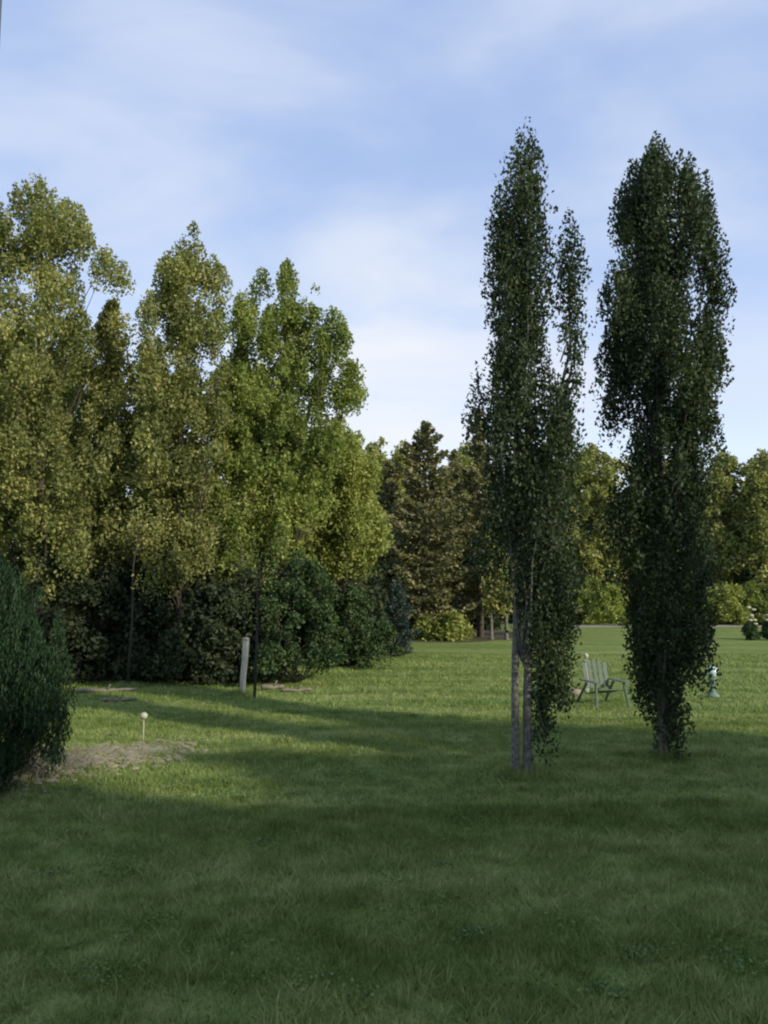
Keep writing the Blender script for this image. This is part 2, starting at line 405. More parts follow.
# pale stones and chips of the bare patch beside the evergreen bush
M_stone = plain_mat('pale_stone', (.29, .265, .19), .9, .55, 3.0)
ICO = None
def rock(mb, c, s, seed):
    V = []; Fc = []; n, m = 7, 4
    rr = random.Random(seed)
    for i in range(1, m):
        ph = math.pi * i / m
        for k in range(n):
            t = 2 * math.pi * k / n; q = s * rr.uniform(.75, 1.15)
            V.append((c[0] + q * math.sin(ph) * math.cos(t) * 1.25, c[1] + q * math.sin(ph) * math.sin(t), c[2] + q * math.cos(ph) * .55))
    V += [(c[0], c[1], c[2] + s * .55), (c[0], c[1], c[2] - s * .55)]; T = len(V) - 2
    for i in range(m - 2):
        for k in range(n): Fc.append((i * n + k, (i + 1) * n + k, (i + 1) * n + (k + 1) % n, i * n + (k + 1) % n))
    for k in range(n):
        Fc.append((T, k, (k + 1) % n)); Fc.append((T + 1, (m - 2) * n + (k + 1) % n, (m - 2) * n + k))
    mb.add(V, Fc)
mb = MB()
for i in range(2200):
    t = random.random(); cx = -5.6 + 2.1 * t * 1.0; y = 11.2 + random.gauss(0, .42) + t * 1.7 + (random.random() - .5) * .9
    x = cx + random.gauss(0, .3)
    rock(mb, (x, y, gz(x, y) + .01), random.choice([.012, .02, .03, .045, .06]) * random.uniform(.6, 1.2), i)
tag(mb.obj('gravel', M_stone, smooth=False), 'patch of pale stones and chips in the grass by the evergreen bush', 'gravel', kind='stuff')

# ---------------------------------------------------------------- the two columnar poplars
Yp = 11.3
pop1 = tree('columnar_poplar', 'tall narrow poplar with twin bare pale trunks, left of the two on the lawn', 'tree', 521, Yp,
     [[(134, 519, 532), (146, 511, 543), (168, 503, 550), (200, 495, 551), (250, 490, 549), (300, 485, 545), (350, 479, 546), (400, 482, 568), (450, 483, 580), (500, 488, 578), (550, 492, 579), (600, 510, 581), (650, 524, 577), (700, 530, 568), (738, 536, 550)],
      [(240, 562, 580), (262, 556, 588), (300, 553, 591), (350, 556, 588), (400, 552, 585), (440, 550, 580)]],
     M_pop, B_pale, nclump=330, nleaf=54000, cr=.21, lsize=.062, trunk_r=.068, stems=[(-.12, 0, -.09, 0, .9), (.06, .04, .10, .0, 1.0)],
     elong=2.6, up=1.2, ragged=.55, group='columnar poplars on the lawn', seedv=1, ascend=3.2, nlimb=90, limb_r=.02, zlimb=1.6)
pop2 = tree('columnar_poplar', 'tall dense poplar leafy almost to the ground, right of the two on the lawn', 'tree', 658, Yp + .95,
     [[(152, 650, 662), (163, 638, 674), (176, 630, 690), (200, 618, 704), (250, 606, 714), (300, 599, 712), (350, 597, 715), (400, 601, 718), (450, 606, 718), (500, 610, 714), (550, 612, 712), (600, 616, 714), (640, 624, 714), (680, 632, 702), (712, 640, 686), (735, 646, 680), (748, 650, 676)],
      [(180, 698, 706), (208, 690, 714), (250, 692, 722), (290, 696, 730), (340, 696, 728), (380, 698, 724), (410, 700, 722)]],
     M_pop, B_mid, nclump=430, nleaf=92000, cr=.22, lsize=.064, trunk_r=.075, stems=[(0, 0, 0, 0, 1.0), (.04, .05, .1, 0, .6)],
     elong=2.6, up=1.2, ragged=.3, group='columnar poplars on the lawn', seedv=5, ascend=3.0, nlimb=90, limb_r=.02, zlimb=.7)

# ---------------------------------------------------------------- the wood on the left
GL = 'tall leafy trees of the wood on the left'
def wood(label, px, Y, tabs, mat, **kw):
    kw['nleaf'] = int(kw.get('nleaf', 26000) * 1.9); kw['nclump'] = int(kw.get('nclump', 210) * 1.6); kw['cr'] = kw.get('cr', .42) * .85; kw['lsize'] = kw.get('lsize', .13) * .85
    d = dict(trunk_r=.13, elong=1.6, up=.7, ragged=.7, group=GL, ascend=1.7, nlimb=50)
    d.update(kw)
    return tree('leafy_tree', label, 'tree', px, Y, tabs, mat, B_dark if 'bm' not in kw else kw['bm'], **{k: v for k, v in d.items() if k != 'bm'})
wood('tallest olive green tree at the left edge, with a broad ragged top', 36, 22,
     [[(186, 22, 42), (205, 6, 72), (240, -14, 96), (280, -24, 102), (330, -30, 108), (400, -36, 116), (480, -36, 120), (540, -30, 115), (590, -10, 100)]], M_lit, nleaf=36000, nclump=280, seedv=2)
wood('olive tree cut off by the left edge of the picture', -60, 21,
     [[(205, -70, -30), (240, -100, -5), (320, -120, 5), (440, -125, 10), (540, -110, 5), (590, -90, -10)]], M_lit, nleaf=18000, seedv=3)
wood('slender grey green tree filling the gap between the two tall olive trees', 112, 23,
     [[(300, 106, 118), (320, 97, 122), (355, 88, 128), (420, 82, 138), (500, 85, 140), (570, 92, 135)]], M_lit, nleaf=12000, nclump=110, cr=.34, seedv=4)
wood('olive tree with a narrow pointed top, second tall peak from the left', 180, 22.5,
     [[(243, 172, 190), (262, 156, 210), (300, 145, 218), (360, 136, 222), (430, 128, 228), (500, 122, 230), (580, 130, 225)]], M_lit, nleaf=28000, seedv=6)
wood('lower green tree squeezed between the pointed olive tree and the bright green one', 236, 23.5,
     [[(286, 232, 242), (310, 220, 256), (360, 208, 264), (430, 202, 270), (520, 205, 268), (580, 212, 262)]], M_green, nleaf=16000, nclump=130, cr=.36, seedv=7)
wood('bright green tree with rounded upright lobes and an arm reaching right', 285, 24,
     [[(274, 270, 296), (290, 256, 306), (330, 252, 316), (380, 247, 322), (430, 242, 328), (500, 240, 325), (570, 248, 312)],
      [(306, 318, 332), (320, 308, 344), (350, 304, 345), (390, 302, 335), (420, 304, 330)],
      [(364, 349, 358), (380, 338, 364), (405, 326, 362), (430, 316, 350), (460, 312, 345)]], M_green, nleaf=30000, seedv=8, cr=.38)
wood('low yellow green tree at the right end of the wood', 345, 29,
     [[(433, 338, 352), (447, 322, 370), (480, 312, 380), (520, 308, 382), (570, 318, 374)]], M_yel, nleaf=17000, nclump=120, lsize=.16, cr=.48, seedv=9)
GB = 'darker trees deeper in the wood'
for lab, px, Y, tp, w, sd in [('shaded tree deep in the wood behind the tallest olive tree', 62, 28, 330, 62, 12),
                             ('shaded tree deep in the wood behind the pointed olive tree', 160, 28.5, 350, 52, 13),
                             ('shaded tree deep in the wood behind the bright green tree', 262, 29, 372, 50, 14),
                             ('shaded tree deep in the wood by the left edge of the picture', -20, 27.5, 330, 55, 15)]:
    wood(lab, px, Y, [[(tp, px - 8, px + 8), (tp + 30, px - w * .7, px + w * .7), (tp + 90, px - w, px + w), (560, px - w, px + w), (610, px - w * .7, px + w * .7)]],
         M_lit, nleaf=15000, nclump=120, cr=.55, lsize=.19, group=GB, seedv=sd, bm=B_mid)

# ---------------------------------------------------------------- shrubs
def shrub(name, label, px, Y, w, h, mat, nleaf=12000, nclump=70, cr=.3, lsize=.09, group=None, seedv=0, elong=1.0, flat=.55, bm=None, base=0.0, cat='shrub', depth=1.0, lean=0.0):
    x0 = at(px, 600, Y)[0]; g = gz(x0, Y)
    root = thing(name, label, cat, (x0, Y, g), group)
    tab = [(base + .05, 0, w * flat * .5), (base + h * .25, lean * .25, w * .48), (base + h * .55, lean * .55, w * .5), (base + h * .82, lean * .8, w * .36), (base + h, lean, w * .12)]
    P, D, limbs = crown(tab, nclump, nleaf, cr, elong, .4, .4, .45, seedv, 0, .9, .05, 22, .022, depth)
    k = P[:, 2] > .02; V, Fc = leaf_mesh(P[k], D[k], lsize)
    mb = MB()
    for p, r in limbs: mb.tube(p, r, 5, False)
    mb.obj('stem', bm or B_dark, root); mesh_obj('foliage', V, Fc, mat, root)
    return root
GS = 'dark bushes under the wood on the left'
GD = 'dark bushes deep inside the wood'
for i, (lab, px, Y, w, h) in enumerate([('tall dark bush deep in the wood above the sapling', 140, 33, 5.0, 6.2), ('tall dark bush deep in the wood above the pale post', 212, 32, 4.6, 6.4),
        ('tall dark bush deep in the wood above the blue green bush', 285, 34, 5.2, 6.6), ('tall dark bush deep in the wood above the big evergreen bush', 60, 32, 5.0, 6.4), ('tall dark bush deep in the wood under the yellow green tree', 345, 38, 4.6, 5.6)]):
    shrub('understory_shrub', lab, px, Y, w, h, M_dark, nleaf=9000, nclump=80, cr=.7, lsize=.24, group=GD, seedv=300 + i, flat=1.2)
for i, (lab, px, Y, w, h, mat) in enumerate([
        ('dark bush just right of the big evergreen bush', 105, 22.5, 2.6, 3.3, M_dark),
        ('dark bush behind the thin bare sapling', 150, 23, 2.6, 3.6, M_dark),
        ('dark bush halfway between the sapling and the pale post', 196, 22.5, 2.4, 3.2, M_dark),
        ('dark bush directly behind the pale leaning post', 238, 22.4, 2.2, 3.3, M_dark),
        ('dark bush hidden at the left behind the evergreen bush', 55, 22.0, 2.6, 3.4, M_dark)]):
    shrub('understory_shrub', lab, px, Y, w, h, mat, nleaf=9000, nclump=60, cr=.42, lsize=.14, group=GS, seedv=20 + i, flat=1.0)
shrub('spreading_shrub', 'big blue green bush with drooping boughs, right of the pale post', 298, 22.4, 2.7, 3.6, M_bush, nleaf=20000, nclump=110, cr=.32, lsize=.11, seedv=30, flat=1.1)
shrub('spreading_shrub', 'rounded green bush at the right end of the dark bushes', 345, 27.5, 2.6, 2.6, M_bush, nleaf=12000, nclump=70, cr=.36, lsize=.12, seedv=31, flat=1.1)
shrub('spreading_shrub', 'low green bush between the rounded bush and the blue spruce', 374, 31, 2.4, 1.7, M_bush, nleaf=9000, nclump=50, cr=.34, lsize=.13, seedv=32, flat=1.1)

# big evergreen bush at left edge: feathery upright sprays
x0 = at(-44, 700, 10.9)[0]
er = thing('evergreen_bush', 'large dark evergreen bush cut off by the left edge of the picture', 'bush', (x0, 10.9, gz(x0, 10.9)))
tab = [(.1, 0, 1.0), (.6, 0, 1.3), (1.3, 0, 1.32), (1.9, 0, 1.25), (2.5, -.05, .98), (3.0, -.1, .6), (3.3, -.15, .2)]
P, D, limbs = crown(tab, 620, 110000, .17, 2.2, 1.3, .3, .4, 41, 0, 1.4, .1, 60, .02)
D[:, 2] += .8
V, Fc = leaf_mesh(P, D, .085, .2, .1)
mbx = MB()
for p, r in limbs: mbx.tube(p, r, 5, False)
mbx.tube([(0, 0, -.1), (.03, 0, 1.2), (0, .02, 2.6)], [.09, .06, .015], 8)
mbx.obj('stem', B_dark, er); mesh_obj('foliage', V, Fc, M_ever, er)

# ---------------------------------------------------------------- conifers
def conifer(name, label, px, Y, top_row, half_w, mat, nb=90, zbase=.22, droop=.12, lsize=.15, group=None, seed=0, bm=None, tufts=60, aspect=.3, gaps=.8, pw=.8):
    rr = random.Random(seed); x0 = at(px, 600, Y)[0]; g = gz(x0, Y); h = at(px, top_row, Y)[1] - g
    R = half_w
    root = thing(name, label, 'conifer', (x0, Y, g), group)
    mb = MB(); mb.tube([(0, 0, -.15), (.03, 0, h * .3), (-.03, .02, h * .65), (0, 0, h)], [h * .016, h * .012, h * .007, .01], 9)
    Pn, Dn = [], []
    for i in range(nb):
        t = (i + rr.random()) / nb; z = h * (zbase + (1 - zbase) * t) * 1.0
        ln = R * ((1 - t) ** pw) * rr.uniform(.55, 1.15) + .12
        if rr.random() > gaps: ln *= .45
        a = i * 2.4 + rr.uniform(-.5, .5); dx, dy = math.cos(a), math.sin(a)
        rise = rr.uniform(-.1, .2) + .35 * t
        pts = []
        for k in range(5):
            s = k / 4; pts.append((dx * ln * s, dy * ln * s, z + rise * ln * s - droop * ln * math.sin(s * 2.6) * 1.4 + .12 * ln * s * s))
        mb.tube(pts, [.028 * (1 - t * .6), .022, .016, .01, .005], 5, False)
        nt_ = int(tufts * (ln / R + .25))
        s = rng.uniform(.18, 1.05, nt_); p = np.array(pts); idx = np.clip(s * 4, 0, 3.999); i0 = idx.astype(int); fr = (idx - i0)[:, None]
        base = p[i0] * (1 - fr) + p[i0 + 1] * fr
        sw = rng.normal(size=nt_) * ln * .20 * (1.1 - s * .6)
        base = base + np.stack([-dy * sw, dx * sw, rng.normal(size=nt_) * .07 - np.abs(sw) * .1], 1)
        Pn.append(base)
        Dn.append(np.array([dx, dy, .15]) + rng.normal(size=(nt_, 3)) * .55)
    V, Fc = leaf_mesh(np.concatenate(Pn), np.concatenate(Dn), lsize, aspect, .3)
    mb.obj('trunk', bm or B_mid, root); mesh_obj('crown', V, Fc, mat, root)
    return root
GP = 'pines at the far edge of the lawn'
conifer('pine_tree', 'broad sunlit pine with tiered boughs in the middle of the far edge', 426, 42, 424, 3.3, M_pine, nb=130, zbase=.10, lsize=.24, tufts=230, group=GP, seed=3, gaps=.8, aspect=.45, pw=.6)
conifer('pine_tree', 'darker pine half hidden by the left poplar', 480, 43, 412, 2.5, M_pine, nb=110, zbase=.2, lsize=.24, tufts=190, group=GP, seed=4, aspect=.45)
conifer('pine_tree', 'short pine with thin boughs left of the broad sunlit pine', 388, 45, 462, 2.2, M_pine, nb=80, zbase=.25, lsize=.24, tufts=140, group=GP, seed=5, aspect=.45)
conifer('pine_tree', 'pine seen between the sunlit pine and the left poplar, further back', 455, 49, 452, 2.4, M_pine, nb=90, zbase=.2, lsize=.26, tufts=150, group=GP, seed=6, aspect=.45)
conifer('pine_tree', 'tall pine standing straight behind the left poplar', 525, 45, 440, 2.8, M_pine, nb=100, zbase=.15, lsize=.26, tufts=170, group=GP, seed=8, aspect=.45)
conifer('blue_spruce', 'small blue spruce with level boughs at the edge of the lawn', 396, 32.5, 583, .95, M_blue, nb=70, zbase=.03, lsize=.12, tufts=110, seed=7, gaps=1.0, droop=.05, aspect=.4)

for lab, px, sd in [('thin birch with pale trunk, left of the pair beside the left poplar', 491, 61), ('thin birch with pale trunk, right of the pair and nearest the left poplar', 506, 62)]:
    tree('birch_tree', lab, 'tree', px, 41.0, [[(540, px - 4, px + 4), (560, px - 16, px + 15), (590, px - 18, px + 18), (612, px - 10, px + 12)]], M_lit, B_pale, nclump=30, nleaf=2500, cr=.35, lsize=.2,
         trunk_r=.10, group='pale birches at the far edge', seedv=sd, nlimb=8, zlimb=1.4)

# ---------------------------------------------------------------- far deciduous belt
GF = 'tall leafy trees in the far belt'
def far(label, px, Y, tp, w, mat=M_bgl, sd=0, nleaf=9000, low=590, **kw):
    tb = [(tp, px - w * .2, px + w * .2), (tp + 12, px - w * .65, px + w * .6), (tp + 40, px - w, px + w), (tp + 85, px - w, px + w * .95), (low, px - w * .7, px + w * .75)]
    return tree('leafy_tree', label, 'tree', px, Y, [tb], mat, B_mid, nclump=150, nleaf=int(nleaf * 2.2), cr=.8, lsize=.28, trunk_r=.2, elong=1.0, up=.4, ragged=.45, group=GF, seedv=sd, nlimb=24, ascend=1.0, limb_r=.05, zlimb=3)
far('far tree with a rounded top just right of the yellow green tree', 372, 56, 447, 30, sd=50)
far('far tree whose top shows left of the sunlit pine', 402, 60, 450, 26, sd=51)
far('far tree showing over the pine half hidden by the left poplar', 466, 62, 448, 28, sd=52)
far('far tree behind the left poplar', 545, 66, 452, 34, sd=53)
far('sunlit far tree framed between the two poplars', 592, 64, 449, 30, sd=54, nleaf=12000)
far('far tree hidden behind the right poplar', 645, 68, 452, 36, sd=55)
far('sunlit far tree just right of the right poplar', 722, 64, 457, 26, sd=56, nleaf=12000)
far('far tree nearest the right edge of the picture', 764, 62, 455, 26, sd=57, nleaf=12000)
far('far tree outside the right edge, its crown reaching in', 812, 64, 440, 36, sd=58)
far('far tree deep in the wood left of the yellow green tree', 310, 58, 446, 34, sd=59)

Pf, Df = [], []
for i in range(150):
    x = -75 + i * 1.15 + random.uniform(-.8, .8); y = 80 + random.uniform(-4, 6); hh = random.uniform(10.5, 14.0)
    n = 700; zz = rng.uniform(0, 1, n); ww = 3.2 * np.sqrt(np.clip(1 - (zz - .35) ** 2 / .43, 0, 1)) + .4
    a = rng.uniform(0, 6.283, n); q = ww * rng.uniform(0, 1, n) ** .4 * (1 + .3 * np.sin(a * 3 + zz * 14 + i))
    Pf.append(np.stack([x + q * np.cos(a), y + q * np.sin(a), zz * hh], 1)); Df.append(rng.normal(size=(n, 3)) + np.array([0, 0, .5]))
V, Fc = leaf_mesh(np.concatenate(Pf), np.concatenate(Df), .62)
tag(mesh_obj('far_woods', V, Fc, M_bgl), 'continuous mass of far woods closing the view behind the hedge', 'woods', kind='stuff')

GH = 'hedge bushes along the far edge of the lawn'
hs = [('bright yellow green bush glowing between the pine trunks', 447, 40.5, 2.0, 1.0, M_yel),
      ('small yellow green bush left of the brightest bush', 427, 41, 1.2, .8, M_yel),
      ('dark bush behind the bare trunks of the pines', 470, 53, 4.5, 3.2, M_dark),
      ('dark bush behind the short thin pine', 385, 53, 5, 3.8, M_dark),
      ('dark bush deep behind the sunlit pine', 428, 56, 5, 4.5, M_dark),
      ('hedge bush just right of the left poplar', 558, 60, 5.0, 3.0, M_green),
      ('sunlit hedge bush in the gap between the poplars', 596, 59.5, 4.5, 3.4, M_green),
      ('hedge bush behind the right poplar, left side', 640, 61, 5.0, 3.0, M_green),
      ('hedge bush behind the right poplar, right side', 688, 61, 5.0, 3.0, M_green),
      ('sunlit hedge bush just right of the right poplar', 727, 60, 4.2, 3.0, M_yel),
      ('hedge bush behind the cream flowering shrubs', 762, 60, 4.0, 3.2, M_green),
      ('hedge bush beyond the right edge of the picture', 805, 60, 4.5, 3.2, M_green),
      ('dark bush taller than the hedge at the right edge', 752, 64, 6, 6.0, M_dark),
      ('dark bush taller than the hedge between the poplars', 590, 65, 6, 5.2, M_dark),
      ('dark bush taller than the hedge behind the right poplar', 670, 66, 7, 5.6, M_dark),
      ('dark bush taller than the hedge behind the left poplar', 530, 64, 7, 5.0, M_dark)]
for i, (lab, px, Y, w, h, mat) in enumerate(hs):
    shrub('hedge_bush', lab, px, Y, w, h, mat, nleaf=12000, nclump=80, cr=.55, lsize=.22, group=GH, seedv=70 + i, flat=1.3)
# sapling trunks along the dark wood edge
def bare(label, px, Y, h, r, mat, lean=.1, nbr=6, name='sapling'):
    x0 = at(px, 600, Y)[0]; root = thing(name, label, 'sapling', (x0, Y, gz(x0, Y)))
    mb = MB(); mb.tube([(0, 0, -.1), (lean * .3, 0, h * .35), (lean * .2, .03, h * .7), (lean, 0, h)], [r * 1.2, r, r * .7, .01], 8)
    mb.obj('trunk', mat, root)
    P, D = [], []
    for i in range(nbr):
        z = h * random.uniform(.4, .95); a = random.uniform(0, 6.28); ln = random.uniform(.35, .8)
        q = (lean * z / h + math.cos(a) * ln, math.sin(a) * ln, z + ln * .8)
        b = MB(); b.tube([(lean * z / h * .6, 0, z), (lean * z / h + math.cos(a) * ln * .5, math.sin(a) * ln * .5, z + ln * .3), q], [r * .4, r * .25, .004], 5, False); b.obj('branch', mat, root)
        P.append(np.array(q) + rng.normal(size=(90, 3)) * .2); D.append(rng.normal(size=(90, 3)))
    V, Fc = leaf_mesh(np.concatenate(P), np.concatenate(D), .08); mesh_obj('foliage', V, Fc, M_lit, root)
    return root
bare('thin grey sapling with small leaves in front of the dark bushes', 130, 21.0, 4.6, .035, B_black, .25, 9)
bare('dark thin sapling close to the right of the pale post', 256, 19.4, 3.6, .034, B_black, .12, 7)

# ---------------------------------------------------------------- small things on the lawn
M_postw = bark_mat('weathered_wood', (.30, .29, .23), (.52, .50, .42), .6)
M_white = plain_mat('white_paint', (.40, .43, .34), .5, .2, 6)
M_grey = plain_mat('greyed_green_paint', (.10, .15, .11), .7, .3, 6)
M_ball = plain_mat('pale_blue_glass', (.50, .66, .66), .12, .12, 3)
M_conc = plain_mat('mossy_concrete', (.17, .25, .21), .9, .35, 10)
M_darkp = plain_mat('dark_paint', (.10, .12, .16), .45, .15, 5)
M_mulch = plain_mat('dry_branch', (.22, .20, .16), .9, .4, 6)

# leaning pale post
X0, _ = at(243, 692, 19.9); r = thing('wooden_post', 'pale weathered wooden post leaning slightly, in front of dark bushes', 'post', (X0, 19.9, gz(X0, 19.9)))
mb = MB(); mb.tube([(-.02, 0, -.2), (-.01, .01, .4), (.035, 0, .9), (.055, 0, 1.36)], [.072, .075, .08, .085], 12); mb.obj('shaft', M_postw, r)
mb = MB(); mb.tube([(.053, 0, 1.36), (.058, 0, 1.42), (.06, 0, 1.44)], [.09, .08, .03], 12); mb.obj('cap', M_postw, r)

# rails and fallen branches lying at the wood edge
def rail(label, p0, p1, y, r, z=.0, group=None, cat='log'):
    xa, za = at(p0[0], p0[1], y); xb, zb = at(p1[0], p1[1], y + .2)
    za, zb = gz(xa, y) + z + r, gz(xb, y) + z + r
    root = thing('fallen_log', label, cat, ((xa + xb) / 2, y, gz((xa + xb) / 2, y)), group)
    ox = root.location
    mb = MB(); pts = []
    for i in range(7):
        t = i / 6; pts.append((xa + (xb - xa) * t - ox.x, .2 * t + .04 * math.sin(i * 2), za + (zb - za) * t + .015 * math.sin(i * 1.4) - ox.z))
    mb.tube(pts, [r * (1.05 - .35 * i / 6) for i in range(7)], 9); mb.obj('log', M_mulch, root)
    b = MB(); m = pts[3]; b.tube([m, (m[0] + .12, m[1] - .06, m[2] + r + .12)], [r * .45, r * .25], 6); b.obj('branch_stub', M_mulch, root)
    return root
GR = 'fallen logs at the wood edge'
rail('long pale log in the shade, farther of the two beside the evergreen bush', (76, 705), (136, 703), 20.0, .05, group=GR)
rail('short pale log in the shade, nearer of the two beside the evergreen bush', (100, 712), (137, 711), 18.4, .045, group=GR)
rail('grey log lying right of the pale post', (262, 684), (284, 678), 21.0, .07, group=GR)
rail('thin pale log on the grass at the foot of the blue green bush', (282, 688), (312, 685), 20.6, .045, group=GR)

# garden stake with a pale cap
X0, _ = at(143, 745, 13.6); r = thing('garden_stake', 'thin garden stake with a round pale cap beside the stone patch', 'stake', (X0, 13.6, gz(X0, 13.6)))
mb = MB(); mb.tube([(0, 0, -.1), (0, 0, .40)], [.012, .010], 8); mb.obj('stem', M_postw, r)
mb = MB(); mb.lathe([(.012, .38), (.035, .395), (.06, .42), (.068, .45), (.055, .48), (.03, .50), (.01, .505)], n=14); mb.obj('cap', M_white, r)

# white post between the poplars
X0, _ = at(587, 688, 20.7); r = thing('garden_post', 'slim white painted post with a ball top, seen between the poplars', 'post', (X0, 20.7, gz(X0, 20.7)))
mb = MB(); mb.box((0, 0, .38), (.10, .10, .78), bev=.008); mb.obj('shaft', M_white, r, False)
mb = MB(); mb.box((0, 0, .795), (.13, .13, .04), bev=.008); mb.lathe([(.02, .81), (.02, .85), (.055, .89), (.065, .93), (.05, .975), (.01, 1.0)], n=14); mb.obj('finial', M_white, r)

# garden chair (slatted, with splayed legs)
from mathutils import Matrix
Yc = 18.3; X0, _ = at(604, 700, Yc)
r = thing('garden_chair', 'low greyed slatted garden chair on the grass between the poplars', 'chair', (X0, Yc, gz(X0, Yc)), rz=math.radians(12))
for i in range(5):
    b = MB(); x = -.26 + i * .13; hh = .60 + .07 * math.cos((i - 2) * .8)
    b.box((x, .30 + hh * .14, .33 + hh / 2), (.10, .018, hh), Matrix.Rotation(-.28, 3, 'X'), .006); b.obj('back_slat', M_grey, r, False)
for i in range(5):
    b = MB(); b.box((0, -.30 + i * .125, .37 - i * .03), (.60, .10, .02), Matrix.Rotation(-.2, 3, 'X'), .006); b.obj('seat_slat', M_grey, r, False)
for s in (-1, 1):
    b = MB(); b.tube([(s * .40, -.42, 0), (s * .34, -.30, .52)], [.035, .032], 6); b.obj('leg', M_grey, r, False)
    b = MB(); b.tube([(s * .36, .62, 0), (s * .33, .16, .50)], [.035, .032], 6); b.obj('leg', M_grey, r, False)
    b = MB(); b.box((s * .37, -.03, .545), (.13, .80, .024), None, .008); b.obj('armrest', M_grey, r, False)

# pale stone by the white post
X0, _ = at(575, 690, 20.0); mb = MB(); rock(mb, (0, 0, .09), .17, 5)
st = mb.obj('garden_stone', M_stone, loc=(X0, 20.0, gz(X0, 20.0))); tag(st, 'single pale rounded stone left of the white post', 'stone')

# gazing ball on a pedestal
X0, _ = at(713, 694, 19.3); r = thing('gazing_ball', 'pale blue glass ball on a mossy pedestal, just right of the right poplar', 'garden ornament', (X0, 19.3, gz(X0, 19.3)))
mb = MB(); mb.lathe([(.15, 0), (.15, .05), (.10, .08), (.065, .13), (.055, .28), (.07, .38), (.11, .42), (.12, .45), (.06, .46)], n=22); mb.obj('pedestal', M_conc, r)
mb = MB(); mb.lathe([(.02 if i in (0, 16) else .145 * math.sin(math.pi * i / 16), .60 - .145 * math.cos(math.pi * i / 16)) for i in range(17)], n=28); mb.obj('ball', M_ball, r)

# cream flowering shrubs at the right
def flowering(label, px, Y, h, sd):
    X0, _ = at(px, 638, Y); r = thing('flowering_shrub', label, 'shrub', (X0, Y, gz(X0, Y)), 'cream flowering shrubs at the right edge')
    T = [(.05, 0, .30), (.4, .02, .42), (.75, 0, .30), (.95, 0, .1)]
    P, D, limbs = crown(T, 40, 3500, .2, 1, .5, .4, .3, sd, 0, 1, .05, 12, .02)
    V, Fc = leaf_mesh(P[P[:, 2] > .02], D[P[:, 2] > .02], .12); mesh_obj('foliage', V, Fc, M_bush, r)
    mb = MB()
    for p, q in limbs: mb.tube(p, q, 5, False)
    heads = [(-.15, -.2, 1.05), (.1, -.25, .85), (-.05, -.1, 1.3), (.05, .1, 1.2), (-.12, 0, h), (.12, -.05, h - .12), (.18, .0, 1.05)]
    for (a, b_, c) in heads: mb.tube([(0, 0, .4), (a * .6, b_ * .6, c * .7), (a, b_, c)], [.02, .014, .008], 5, False)
    mb.obj('stem', B_dark, r)
    for (a, b_, c) in heads:
        fh = MB(); rock(fh, (a, b_, c), .13, int((a + c) * 100)); rock_o = fh.obj('flower_head', M_cream, r)
flowering('tall shrub with cream flower heads in front of the hedge near the right edge', 752, 42, 1.72, 91)
flowering('shorter shrub with cream flower heads, cut by the right edge', 769, 42, 1.25, 92)

# dark porch post beside the viewer
r = thing('porch_post', 'dark slate grey porch post crossing the top left corner', 'post', (-.812 - .05, 1.5, gz(-.8, 1.5)))
mb = MB(); mb.box((0, 0, 2.65), (.1, .1, 4.7), bev=.008); mb.obj('shaft', M_darkp, r, False)
mb = MB(); mb.box((0, 0, .16), (.15, .15, .30), bev=.01); mb.obj('base', M_darkp, r, False)
mb = MB(); mb.box((0, 0, 5.06), (.16, .16, .14), bev=.01); mb.obj('capital', M_darkp, r, False)

# ---------------------------------------------------------------- unseen tall trees added behind the viewer to cast shade over the near lawn
GC = 'unseen tall trees added behind the viewer for shade'
def back_tree(label, x, y, h, w):
    root = thing('added_shade_tree', label, 'tree', (x, y, 0), GC)
    T = [(h * .1, 0, w * .7), (h * .4, 0, w), (h * .7, 0, w * .9), (h * .9, 0, w * .55), (h, 0, w * .15)]
    P, D, limbs = crown(T, 150, 15000, 1.0, 1.1, .5, .4, .4, int(x) + 60, 0, 1.2, 2, 24, .07)
    V, Fc = leaf_mesh(P, D, .42); mb = MB()
    for p, q in limbs: mb.tube(p, q, 5, False)
    mb.tube([(0, 0, -.2), (0, 0, h * .5), (0, 0, h - .4)], [.3, .2, .03], 9); mb.obj('trunk', B_mid, root); mesh_obj('crown', V, Fc, M_lit, root)
    return root
bt = back_tree('tall leafy tree added behind the viewer, out of the picture, to shade the near lawn', 4, -10, 13.6, 3.8)
sdx, sdy = math.sin(math.radians(130)), math.cos(math.radians(130))
bt.location = (20 * sdx, 20 * sdy, 0)
for i, lat in enumerate([-30, -25.5, -21, -16.5, -12, -8, -4, 4.2, 8, 12, -28, -19, -10, -2, 6, 13]):
    q = 20 if i < 10 else 24.5
    copy_thing(bt, 'tall leafy tree added behind the viewer, out of the picture, to shade the near lawn', (q * sdx - lat * sdy + 0, q * sdy + lat * sdx, 0), i * 1.3, 1.0 + .06 * math.sin(i * 2.1))

# ---------------------------------------------------------------- sky, sun, camera
SUN_EL = math.radians(24); SUN_AZ = math.radians(130)       # compass angle from +Y: behind the viewer, to the right
w = bpy.data.worlds.new('World'); scene.world = w; w.use_nodes = True; nt = w.node_tree; nt.nodes.clear()
sky = N(nt, 'ShaderNodeTexSky', sky_type='NISHITA', sun_disc=False); sky.sun_elevation = SUN_EL; sky.sun_rotation = SUN_AZ
sky.air_density = 1.0; sky.dust_density = 1.2; sky.ozone_density = 1.5
tc = N(nt, 'ShaderNodeTexCoord'); sx = N(nt, 'ShaderNodeSeparateXYZ'); L(nt, tc.outputs['Generated'], sx.inputs[0])
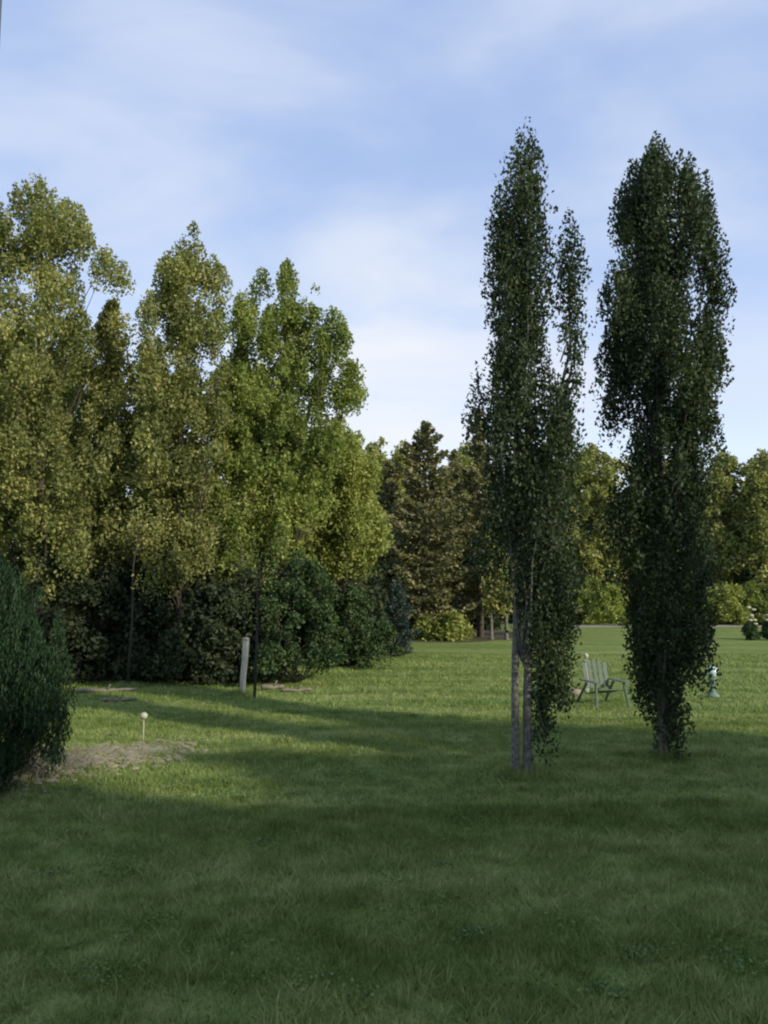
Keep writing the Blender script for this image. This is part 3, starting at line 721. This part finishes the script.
# thin cirrus: noise on a dome projected to a flat cloud layer
zc = N(nt, 'ShaderNodeMath', operation='ADD'); zc.inputs[1].default_value = .22; L(nt, sx.outputs['Z'], zc.inputs[0])
zm = N(nt, 'ShaderNodeMath', operation='MAXIMUM'); zm.inputs[1].default_value = .05; L(nt, zc.outputs[0], zm.inputs[0])
dx = N(nt, 'ShaderNodeMath', operation='DIVIDE'); L(nt, sx.outputs['X'], dx.inputs[0]); L(nt, zm.outputs[0], dx.inputs[1])
dy = N(nt, 'ShaderNodeMath', operation='DIVIDE'); L(nt, sx.outputs['Y'], dy.inputs[0]); L(nt, zm.outputs[0], dy.inputs[1])
cb = N(nt, 'ShaderNodeCombineXYZ'); L(nt, dx.outputs[0], cb.inputs[0]); L(nt, dy.outputs[0], cb.inputs[1])
mp = N(nt, 'ShaderNodeMapping'); mp.inputs['Rotation'].default_value = (0, 0, .5); mp.inputs['Scale'].default_value = (1.1, 1.7, 1); mp.inputs['Location'].default_value = (4.4, 9.1, 0)
L(nt, cb.outputs[0], mp.inputs[0])
cn = N(nt, 'ShaderNodeTexNoise', Scale=1.5, Detail=5.0, Roughness=0.5, Distortion=0.35); L(nt, mp.outputs[0], cn.inputs['Vector'])
cr_ = ramp(nt, [(0.34, (0, 0, 0)), (0.68, (1, 1, 1))], cn.outputs['Fac'], 'EASE')
grad = ramp(nt, [(0.0, (.80, .82, .84)), (0.16, (.64, .72, .86)), (0.30, (.44, .55, .78)), (0.45, (.34, .45, .70)), (0.75, (.32, .42, .67))], sx.outputs['Z'])
bg1 = N(nt, 'ShaderNodeMix', data_type='RGBA', blend_type='MIX'); bg1.inputs[0].default_value = .70
sc_ = N(nt, 'ShaderNodeMix', data_type='RGBA', blend_type='MULTIPLY'); sc_.inputs[0].default_value = 1; L(nt, sky.outputs[0], sc_.inputs[6]); sc_.inputs[7].default_value = (1, 1, 1, 1)
L(nt, sc_.outputs[2], bg1.inputs[6])
g10 = N(nt, 'ShaderNodeVectorMath', operation='SCALE'); g10.inputs['Scale'].default_value = 10.0; L(nt, grad.outputs[0], g10.inputs[0])
L(nt, g10.outputs[0], bg1.inputs[7])
cl = N(nt, 'ShaderNodeMix', data_type='RGBA', blend_type='MIX'); cf = N(nt, 'ShaderNodeMath', operation='MULTIPLY'); cf.inputs[1].default_value = .62
L(nt, cr_.outputs[0], cf.inputs[0]); L(nt, cf.outputs[0], cl.inputs[0]); L(nt, bg1.outputs[2], cl.inputs[6]); cl.inputs[7].default_value = (5.0, 5.5, 6.5, 1)
dt = N(nt, 'ShaderNodeVectorMath', operation='DOT_PRODUCT'); L(nt, tc.outputs['Generated'], dt.inputs[0]); dt.inputs[1].default_value = (.03, .975, .215)
mr = N(nt, 'ShaderNodeMapRange', interpolation_type='SMOOTHSTEP'); mr.inputs[1].default_value = .955; mr.inputs[2].default_value = 1.0; mr.inputs[3].default_value = 0; mr.inputs[4].default_value = .75
L(nt, dt.outputs['Value'], mr.inputs[0])
gn = N(nt, 'ShaderNodeMath', operation='MULTIPLY'); L(nt, mr.outputs[0], gn.inputs[0])
gm = N(nt, 'ShaderNodeMapRange'); gm.inputs[1].default_value = .35; gm.inputs[2].default_value = .6; gm.inputs[3].default_value = .45; gm.inputs[4].default_value = 1.0; L(nt, cn.outputs['Fac'], gm.inputs[0]); L(nt, gm.outputs[0], gn.inputs[1])
c2 = N(nt, 'ShaderNodeMix', data_type='RGBA', blend_type='MIX'); L(nt, gn.outputs[0], c2.inputs[0]); L(nt, cl.outputs[2], c2.inputs[6]); c2.inputs[7].default_value = (6.3, 6.4, 6.6, 1)
bgn = N(nt, 'ShaderNodeBackground', Strength=0.15); L(nt, c2.outputs[2], bgn.inputs[0])
wo = N(nt, 'ShaderNodeOutputWorld'); L(nt, bgn.outputs[0], wo.inputs[0])

sd = bpy.data.lights.new('sun', 'SUN'); sd.energy = 4.6; sd.angle = math.radians(1.0); sd.color = (1.0, .87, .66)
so = bpy.data.objects.new('sun', sd); COL.objects.link(so)
d = Vector((math.sin(SUN_AZ) * math.cos(SUN_EL), math.cos(SUN_AZ) * math.cos(SUN_EL), math.sin(SUN_EL)))
so.rotation_euler = d.to_track_quat('Z', 'Y').to_euler(); so.location = d * 40

cam = bpy.data.cameras.new('camera'); co = bpy.data.objects.new('camera', cam); COL.objects.link(co)
co.location = (0, 0, H); co.rotation_euler = (math.pi / 2 + PIT, 0, 0)
cam.sensor_fit = 'VERTICAL'; cam.sensor_height = 24; cam.lens = F / 1024 * 24; cam.clip_end = 6000; cam.clip_start = .05
scene.camera = co
scene.view_settings.view_transform = 'Standard'; scene.view_settings.look = 'None'; scene.view_settings.exposure = 0
scene.cycles.max_bounces = 6; scene.cycles.transparent_max_bounces = 4; scene.cycles.pixel_filter_type = 'BLACKMAN_HARRIS'; scene.cycles.filter_width = 2.1
